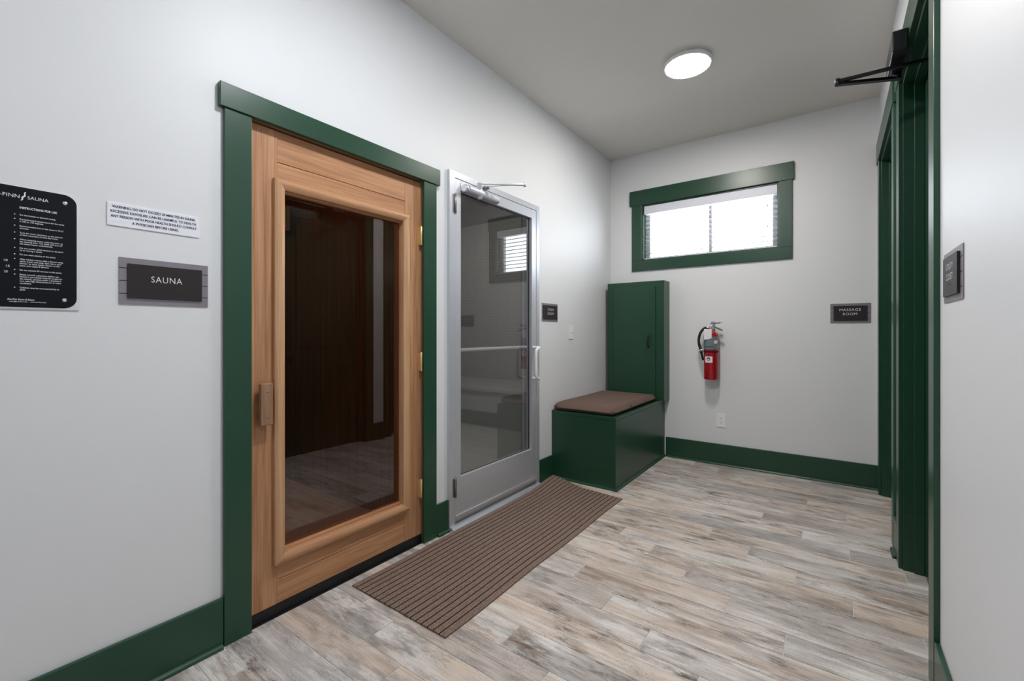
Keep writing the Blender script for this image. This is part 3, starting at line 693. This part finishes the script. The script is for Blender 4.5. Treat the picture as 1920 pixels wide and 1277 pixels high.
# ------------------------------------------------------------------ ribbed mat
def floor_mat():
    x0, x1, y0, y1 = .058, .668, 1.250, 3.085; nr = 18; cols = []
    pitch = (x1-x0)/nr; gw = .0052
    for i in range(nr):
        a = x0+i*pitch
        cols += [(a+gw/2 if i else a, 1), (a+pitch-gw/2 if i < nr-1 else a+pitch, 0)]
    bm = bmesh.new(); ny = 60; th = .008
    def lift(x, y):
        u = max(0, (.36-x)/.30); v = max(0, (y-2.72)/.38)
        s = min(1, v); s = s*s*(3-2*s); c = min(1, u); c = c*c*(3-2*c)
        return .040*s*c
    def skew(x, y):
        v = (y-y0)/(y1-y0); return y-(x-x0)*.075*v+(.028*v*max(0, .3-(x-x0)))
    def P(x, v, z):
        y = y0+(y1-y0)*v; yy = skew(x, y)+.006*math.sin(5*x)*v
        dx = -.012*v*(1-(x-x0)/(x1-x0))*0
        return (x+dx+.0035*math.sin(4.2*v*PI)*.8, yy, z+lift(x, yy))
    prev = None
    verts = {}
    def V(i, j, lo=0):
        k = (i, j, lo)
        if k not in verts: verts[k] = bm.verts.new(P(cols[i][0], j/ny, .0008 if lo else th))
        return verts[k]
    G = {}
    def g(i, j):
        k = (i, j)
        if k not in G: G[k] = bm.verts.new(P(cols[i][0], j/ny, th-.004))
        return G[k]
    n = len(cols)
    for j in range(ny):
        for i in range(0, n, 2):
            f = bm.faces.new((V(i, j), V(i+1, j), V(i+1, j+1), V(i, j+1))); f.material_index = 0
            if i+2 < n:
                for q in ((V(i+1, j), g(i+1, j), g(i+1, j+1), V(i+1, j+1)), (g(i+1, j), g(i+2, j), g(i+2, j+1), g(i+1, j+1)), (g(i+2, j), V(i+2, j), V(i+2, j+1), g(i+2, j+1))):
                    f = bm.faces.new(q); f.material_index = 1
        for i in (0, n-1):
            f = bm.faces.new((V(i, j), V(i, j, 1), V(i, j+1, 1), V(i, j+1))); f.material_index = 0
        for i in range(n-1): f = bm.faces.new((V(i, j, 1), V(i+1, j, 1), V(i+1, j+1, 1), V(i, j+1, 1))); f.material_index = 1
    for j in (0, ny):
        for i in range(0, n, 2):
            f = bm.faces.new((V(i, j), V(i+1, j), V(i+1, j, 1), V(i, j, 1))); f.material_index = 0
            if i+2 < n: f = bm.faces.new((g(i+1, j), g(i+2, j), V(i+2, j, 1), V(i+1, j, 1))); f.material_index = 1
    bmesh.ops.recalc_face_normals(bm, faces=list(bm.faces))
    tag(obj('floor_mat', bm, [M['mat_rib'], M['mat_groove']]), 'long brown ribbed runner mat on the plank floor in front of the steam room door', 'mat')
floor_mat()

# ------------------------------------------------------------------ fire extinguisher
def extinguisher():
    cx, cr = 1.0, .062; cy = D-.085; r = thing('fire_extinguisher', (cx, cy, .765), 'red fire extinguisher with black hose hanging on the back wall', 'fire extinguisher')
    zb = .775; zt = 1.165
    bm = bmesh.new(); add_lathe(bm, [(cr-.010, zb), (cr-.003, zb+.004), (cr, zb+.010), (cr, zt), (cr-.002, zt+.014), (cr-.010, zt+.028), (cr-.026, zt+.040), (.020, zt+.046), (.016, zt+.058)], (cx, cy, 0), 'z', 40); obj('cylinder', bm, M['red'], r)
    def wrap(name, z0, z1, a0, a1, mat, parent, off=.0007):
        bm = bmesh.new(); n = 24; lo, hi = [], []
        for k in range(n+1):
            a = math.radians(a0+(a1-a0)*k/n); c, s = math.cos(a), math.sin(a)
            for lst, z in ((lo, z0), (hi, z1)): lst.append(bm.verts.new((cx+(cr+off)*c, cy+(cr+off)*s, z)))
        for k in range(n): f = bm.faces.new((lo[k], lo[k+1], hi[k+1], hi[k])); f.smooth = True
        return obj(name, bm, mat, parent)
    lb = wrap('label', 1.048, 1.163, -205, 25, M['label_grey'], r)
    wrap('label_print', 1.092, 1.112, -125, -72, M['plate_grey'], lb, .0012); wrap('label_print', 1.062, 1.080, -135, -62, M['label_teal'], lb, .0012)
    wrap('label_print', 1.100, 1.128, -56, -25, M['paper'], lb, .0012)
    st = wrap('inspection_sticker', .930, .985, -128, -68, M['paper'], r, .0012)
    bm = bmesh.new(); a = math.radians(-98)
    def ring(bm, r0, r1, a_from, a_to, dz=0):
        n = 20; A, B = [], []
        for k in range(n+1):
            t = math.radians(a_from+(a_to-a_from)*k/n)
            for lst, q in ((A, r0), (B, r1)):
                ang = a+q*math.cos(t)/cr; lst.append(bm.verts.new((cx+(cr+.0020)*math.cos(ang), cy+(cr+.0020)*math.sin(ang), .962+dz+q*math.sin(t))))
        for k in range(n): bm.faces.new((A[k], A[k+1], B[k+1], B[k]))
    ring(bm, .0095, .0155, 0, 360); obj('round_emblem', bm, M['slot'], st)
    bm = bmesh.new(); ring(bm, .001, .009, 20, 160); obj('emblem_centre', bm, M['red'], st)
    wrap('strap', 1.022, 1.034, -200, 20, M['black'], r, .003)
    bm = bmesh.new(); add_lathe(bm, [(.017, 1.216), (.017, 1.226), (.013, 1.230), (.013, 1.262), (.010, 1.266)], (cx, cy, 0), 'z', 20)
    add_box(bm, cx-.012, cx+.012, cy-.012, cy+.012, 1.232, 1.262, .002); valve = obj('valve', bm, M['chrome'], r)
    bm = bmesh.new(); add_lathe(bm, [(.013, 0), (.014, -.004), (.012, -.012), (.001, -.013)], (cx+.006, cy-.012, 1.262), 'y', 20); gg = obj('gauge', bm, M['chrome'], valve); bm = bmesh.new(); add_lathe(bm, [(.0105, -.0132), (.0105, -.0138)], (cx+.006, cy-.012, 1.262), 'y', 20); obj('dial', bm, M['paper'], gg)
    def handle_bar(p, q, w, name):
        bm = bmesh.new(); p, q = Vector(p), Vector(q); s = Vector((0, w/2, 0)); up = Vector((0, 0, .0065))
        vs = [bm.verts.new(c+i*s+j*up) for c in (p, q) for i in (-1, 1) for j in (-1, 1)]
        for f in ((0, 1, 3, 2), (4, 6, 7, 5), (0, 4, 5, 1), (2, 3, 7, 6), (0, 2, 6, 4), (1, 5, 7, 3)): bm.faces.new([vs[i] for i in f])
        bmesh.ops.recalc_face_normals(bm, faces=list(bm.faces)); bmesh.ops.bevel(bm, geom=list(bm.edges), offset=.0012, segments=1, affect='EDGES'); obj(name, bm, M['chrome'], valve)
    handle_bar((cx-.004, cy, 1.268), (cx+.098, cy-.008, 1.216), .022, 'carry_handle')
    handle_bar((cx-.004, cy, 1.276), (cx+.082, cy-.004, 1.286), .020, 'squeeze_lever')
    bm = bmesh.new(); add_tube(bm, smooth_pts([(cx-.012, cy, 1.243), (cx-.030, cy-.004, 1.243), (cx-.040, cy-.004, 1.242)], 4), .0075, 10); obj('hose_fitting', bm, M['chrome'], valve)
    bm = bmesh.new(); path = smooth_pts([(cx-.036, cy-.004, 1.243), (cx-.062, cy-.006, 1.232), (cx-.088, cy-.010, 1.195), (cx-.101, cy-.012, 1.145), (cx-.100, cy-.012, 1.095), (cx-.088, cy-.012, 1.050), (cx-.084, cy-.012, 1.042)], 6)
    add_tube(bm, path, .0115, 12); hs = obj('hose', bm, M['hose'], r)
    bm = bmesh.new(); add_lathe(bm, [(.010, 1.026), (.013, 1.028), (.013, 1.044), (.010, 1.046)], (cx-.083, cy-.012, 0), 'z', 16); obj('hose_collar', bm, M['chrome'], hs)
    bm = bmesh.new(); add_tube(bm, [(cx-.084, cy-.012, 1.030), (cx-.080, cy-.012, 1.018), (cx-.078, cy-.012, 1.010), (cx-.070, cy-.012, .965), (cx-.066, cy-.012, .945)], [.014, .014, .010, .009, .007], 14); obj('nozzle', bm, M['hose'], hs)
    bm = bmesh.new(); add_prism(bm, [(cx-.046, cy-.066, 1.135), (cx-.012, cy-.066, 1.138), (cx+.018, cy-.066, 1.148), (cx+.019, cy-.064, 1.228), (cx-.046, cy-.064, 1.230)], (0, .0008, 0)); tg = obj('inspection_tag', bm, M['paper'], r)
    bm = bmesh.new(); add_tube(bm, smooth_pts([(cx-.013, cy-.0645, 1.224), (cx-.016, cy-.04, 1.240), (cx-.012, cy-.013, 1.246)], 4), .0012, 6)
    add_box(bm, cx-.024, cx+.000, cy-.064, cy-.061, 1.222, 1.244, .001); obj('red_tie', bm, M['red'], tg)
    bm = bmesh.new(); add_box(bm, cx-.018, cx+.018, D-.004, D-.0005, 1.10, 1.30, .001); add_box(bm, cx-.010, cx+.010, cy+.012, D-.004, 1.236, 1.246); add_tube(bm, [(cx+.08, D-.003, 1.292), (cx+.08, D-.0005, 1.292)], .004, 8)
    b = thing('wall_hook', (cx, D-.01, 1.10), 'steel wall bracket holding the red fire extinguisher', 'bracket'); obj('bracket', bm, M['chrome'], b)
extinguisher()

# ------------------------------------------------------------------ outlet and switch
r = thing('power_outlet', (1.068, D, .338), 'white duplex power outlet low on the back wall under the fire extinguisher', 'power outlet')
obj('cover_plate', boxbm(1.031, 1.105, D-.006, D-.0005, .340, .462, .002), M['white_plastic'], r)
for zc in (.421, .381):
    bm = bmesh.new(); pts = [(1.068+x, D-.0062, zc+z) for x, z in rrect(0, 0, .034, .028, .011)]; add_prism(bm, pts, (0, -.0012, 0)); rc = obj('receptacle', bm, M['white_plastic'], r)
    bm = bmesh.new()
    for dx, hh in ((-.006, .009), (.006, .007)): add_box(bm, 1.068+dx-.0012, 1.068+dx+.0012, D-.0079, D-.0073, zc, zc+hh)
    add_lathe(bm, [(.0024, -.0080), (.0024, -.0073)], (1.068, D, zc-.007), 'y', 10); obj('socket_slots', bm, M['slot'], rc)
r = thing('light_switch', (0, 3.502, 1.134), 'white toggle light switch on the left wall between steam room sign and green cabinet', 'light switch')
obj('cover_plate', boxbm(.0005, .006, 3.464, 3.540, 1.140, 1.262, .002), M['white_plastic'], r)
bm = bmesh.new(); add_prism(bm, [(.006, 3.497, 1.208), (.006, 3.497, 1.192), (.010, 3.497, 1.194), (.020, 3.497, 1.206), (.019, 3.497, 1.211), (.008, 3.497, 1.207)], (0, .010, 0)); obj('toggle', bm, M['white_plastic'], r)

# ------------------------------------------------------------------ signs
def room_sign(wall, centre, w, h, pw, ph, lines, label, name='room_sign', t1=.004, t2=.010, braille=6):
    """centre = point on the wall surface; lines = (text, du, dz, cap, width)"""
    u, v, n = BASIS[wall]; c = Vector(centre); r = thing(name, centre, label, 'sign')
    def slab(hu, hv, w0, w1, du=0, dv=0):
        bm = bmesh.new(); add_prism(bm, [c+u*(du+a*hu)+v*(dv+b*hv)+n*w0 for a, b in ((-1, -1), (1, -1), (1, 1), (-1, 1))], n*(w1-w0)); return bm
    bm = slab(w/2, h/2, .0005, t1); nf = len(bm.faces)
    for k in (-1, 0, 1):
        for s in (-1, 1):
            half = (w-pw)/4; add_prism(bm, [c+u*(s*(pw/2+half)+a*half*.98)+v*(k*h*.275+b*.0013)+n*(t1+.0001) for a, b in ((-1, -1), (1, -1), (1, 1), (-1, 1))], n*.0003)
    bm.faces.ensure_lookup_table()
    for f in bm.faces[nf:]: f.material_index = 1
    obj('backing_plate', bm, [M['plate_grey'], M['stripe']], r)
    p = obj('name_panel', slab(pw/2, ph/2, t1+.0004, t2), M['sign_dark'], r)
    bm = bmesh.new()
    for s, du, dz, cap, wd_ in lines: add_text(bm, wall, s, c+u*du+v*dz+n*(t2+.0006), cap, width=wd_, align='c', weight=-.006, spacing=1.12)
    obj('lettering', bm, M['white_letter'], p)
    bm = bmesh.new(); rb = random.Random(len(label))
    for k in range(braille):
        for a in (0, 1):
            for b in (0, 1, 2):
                if rb.random() < .45: add_lathe(bm, [(.0008, 0), (.0004, .0005)], (0, 0, 0), 'z', 6) if False else add_prism(bm, [c+u*((k-braille/2)*.0058+.012*(w > .2)*0+a*.0023+math.cos(q)*.0008)+v*(lines[-1][2]-.010-b*.0023+math.sin(q)*.0008)+n*t2 for q in [2*PI*i/6 for i in range(6)]], n*.0006)
    obj('braille_dots', bm, M['sign_dark'], p)
    return r
room_sign('left', (0, .5455, 1.3710), .2545, .1535, .2125, .1145, [('SAUNA', .0, .0, .0205, .0885)], 'dark room sign reading SAUNA on mauve plate, left of the cedar door')
room_sign('left', (0, 3.1400, 1.3640), .247, .1455, .2150, .1130, [('STEAM', .0, .0125, .0190, .092), ('ROOM', .0, -.0195, .0190, .092)], 'small dark room sign reading STEAM ROOM beside the aluminium door')
room_sign('back', (1.9985, D, 1.3500), .2525, .1540, .2100, .1165, [('MASSAGE', .0, .018, .0190, .134), ('ROOM', -.001, -.0155, .0190, .087)], 'dark room sign reading MASSAGE ROOM on the back wall right of the extinguisher')
room_sign('right', (W, 1.787, 1.3650), .250, .1480, .1900, .1150, [('UTILITY', .0, .018, .0180, .090), ('CLOSET', .0, -.012, .0180, .090)], 'dark room sign reading UTILITY CLOSET on the right-hand wall near the viewer', t1=.003, t2=.0095)

# white warning board
r = thing('warning_sign', (0, .517, 1.548), 'white rectangular sign with dark blue capitals warning about time in the sauna', 'sign')
obj('board', boxbm(.0005, .004, .3885, .6455, 1.548, 1.6235, .0008), M['sign_white'], r)
bm = bmesh.new()
for s, y, z, wd_ in (('WARNING: DO NOT EXCEED 30 MINUTES IN SAUNA.', .4005, 1.6065, .2320), ('EXCESSIVE EXPOSURE CAN BE HARMFUL TO HEALTH.', .3970, 1.5910, .2390),
                     ('ANY PERSON WITH POOR HEALTH SHOULD CONSULT', .3970, 1.5755, .2390), ('A PHYSICIAN BEFORE USING.', .4512, 1.5595, .1300)):
    add_text(bm, 'left', s, (.0044, y, z), .0082, width=wd_, weight=.008); add_text(bm, 'left', s, (.0046, y+.0005, z), .0082, width=wd_, weight=.008)
obj('lettering', bm, M['navy_letter'], r)

# black instruction panel
r = thing('instruction_sign', (0, .12, 1.267), 'glossy black sauna instructions panel with white print on aluminium plate, at left edge', 'sign')
obj('backing_plate', boxbm(.0005, .004, -.085, .3240, 1.2675, 1.6190, .0006), M['alu_bright'], r)
bm = bmesh.new(); add_prism(bm, [(.0042, y, z) for y, z in rrect((-.079+.3175)/2, (1.2725+1.6180)/2, .3175+.079, 1.6180-1.2725, .030, 8)], (.0022, 0, 0)); pn = obj('black_panel', bm, M['acrylic_black'], r)
bm = bmesh.new(); xs = .0070
add_text(bm, 'left', 'AM-FINN', (xs, .1385, 1.5855), .0098, width=.0600, weight=-.004)
add_text(bm, 'left', 'SAUNA', (xs, .2140, 1.5862), .0090, width=.0425, weight=-.004)
obj('title', bm, M['white_letter'], pn)
bm = bmesh.new()                              # flame-like S emblem: three slanted leaf strokes
def leaf(p, q, w, bend):
    p, q = Vector(p), Vector(q); d = q-p; nrm = Vector((-d.y, d.x)).normalized(); A, B = [], []
    for k in range(11):
        t_ = k/10; c = p+d*t_+nrm*bend*math.sin(PI*t_*2); ww = w*math.sin(PI*min(1, t_*.92+.06))
        A.append(c+nrm*ww); B.append(c-nrm*ww)
    xs2 = xs+.0002*(1+len(bm.faces)//10); VA = [bm.verts.new((xs2, a.x, a.y)) for a in A]; VB = [bm.verts.new((xs2, a.x, a.y)) for a in B]
    for k in range(10): bm.faces.new((VB[k], VA[k], VA[k+1], VB[k+1])[::-1])
leaf((.2003, 1.5795), (.2075, 1.5935), .0018, -.0016); leaf((.2040, 1.5835), (.2090, 1.5985), .0018, .0016); leaf((.2055, 1.5925), (.2118, 1.6060), .0017, -.0014)
obj('emblem', bm, M['white_letter'], pn)
bm = bmesh.new()
add_text(bm, 'left', 'INSTRUCTIONS FOR USE', (xs, .1988, 1.5560), .0058, width=.0755, weight=.02)
LN = [(1.5360, ['Set thermostat to desired setting.']), (1.5235, ['Recommended temperature for the sauna', 'is 160 to 190 degrees.']),
      (1.5040, ['Recommended time in the sauna is 10-12', 'minutes.']), (1.4845, ['Turn the timer clockwise to the amount', 'of time necessary to heat the room.']),
      (1.4655, ['When entering sauna, reset the timer to', 'the desired time. The timer will shut off', 'the sauna heater automatically.']),
      (1.4405, ['Do not smoke, drink alcohol or eat prior', 'to or during a sauna.']), (1.4222, ['Do not wear jewelry in the sauna']),
      (1.4088, ['After taking a sauna, take a shower using', 'warm water and soap, then take a cool', 'shower to close pores. Return to the', 'sauna and repeat if desired.']),
      (1.3775, ['Do not exceed 30 minutes in the sauna.']),
      (1.3645, ['Please consult a physician before use.', "Doctor's permission must be sought for", "the elderly, persons under a physician's", 'care with high blood pressure or heart', 'conditions.']),
      (1.3270, ['Children must be accompanied by an', 'adult.'])]
full = {}
for z, ls in LN:
    for k, s in enumerate(ls):
        co, _ = glyphs(s); full[s] = max(c.x for c in co)-min(c.x for c in co)
        add_text(bm, 'left', s, (xs, .1988, z-.0062*k), .0040, sx=.0990/18.2 if False else .00535, weight=.008)
    pts = [(xs, .1891+.0015*math.cos(a), z+.0020+.0012*math.sin(a)) for a in [2*PI*i/10 for i in range(10)]]
    bm.faces.new([bm.verts.new(p) for p in pts])
for s, y, z, c_ in (('10', .1690, 1.4015, .0058), ('15', .1728, 1.3855, .0058), ('20', .1690, 1.3695, .0058)): add_text(bm, 'left', s, (xs, y, z), c_, width=.0070)
add_text(bm, 'left', 'Am-Finn Sauna & Steam', (xs, .1745, 1.2925), .0046, width=.0530, weight=.012, slant=.2)
add_text(bm, 'left', 'sales@am-finn.com', (xs, .1787, 1.2868), .0034, width=.0360)
add_text(bm, 'left', 'www.am-finn.com', (xs, .2194, 1.2868), .0034, width=.0325)
obj('instructions_text', bm, M['white_letter'], pn)
for y, z in ((.2915, 1.5920), (.2905, 1.2975), (-.053, 1.5920), (-.053, 1.2975)):
    bm = bmesh.new(); add_lathe(bm, [(.0062, .0066), (.0060, .0082), (.0040, .0096), (.0008, .0100)], (0, y, z), 'x', 18); obj('screw', bm, M['chrome'], r)
bm = bmesh.new(); add_lathe(bm, [(.036, .0066), (.034, .010), (.016, .014), (.015, .030), (.002, .031)], (0, .105, 1.39), 'x', 28); obj('timer_knob', bm, M['black'], r)
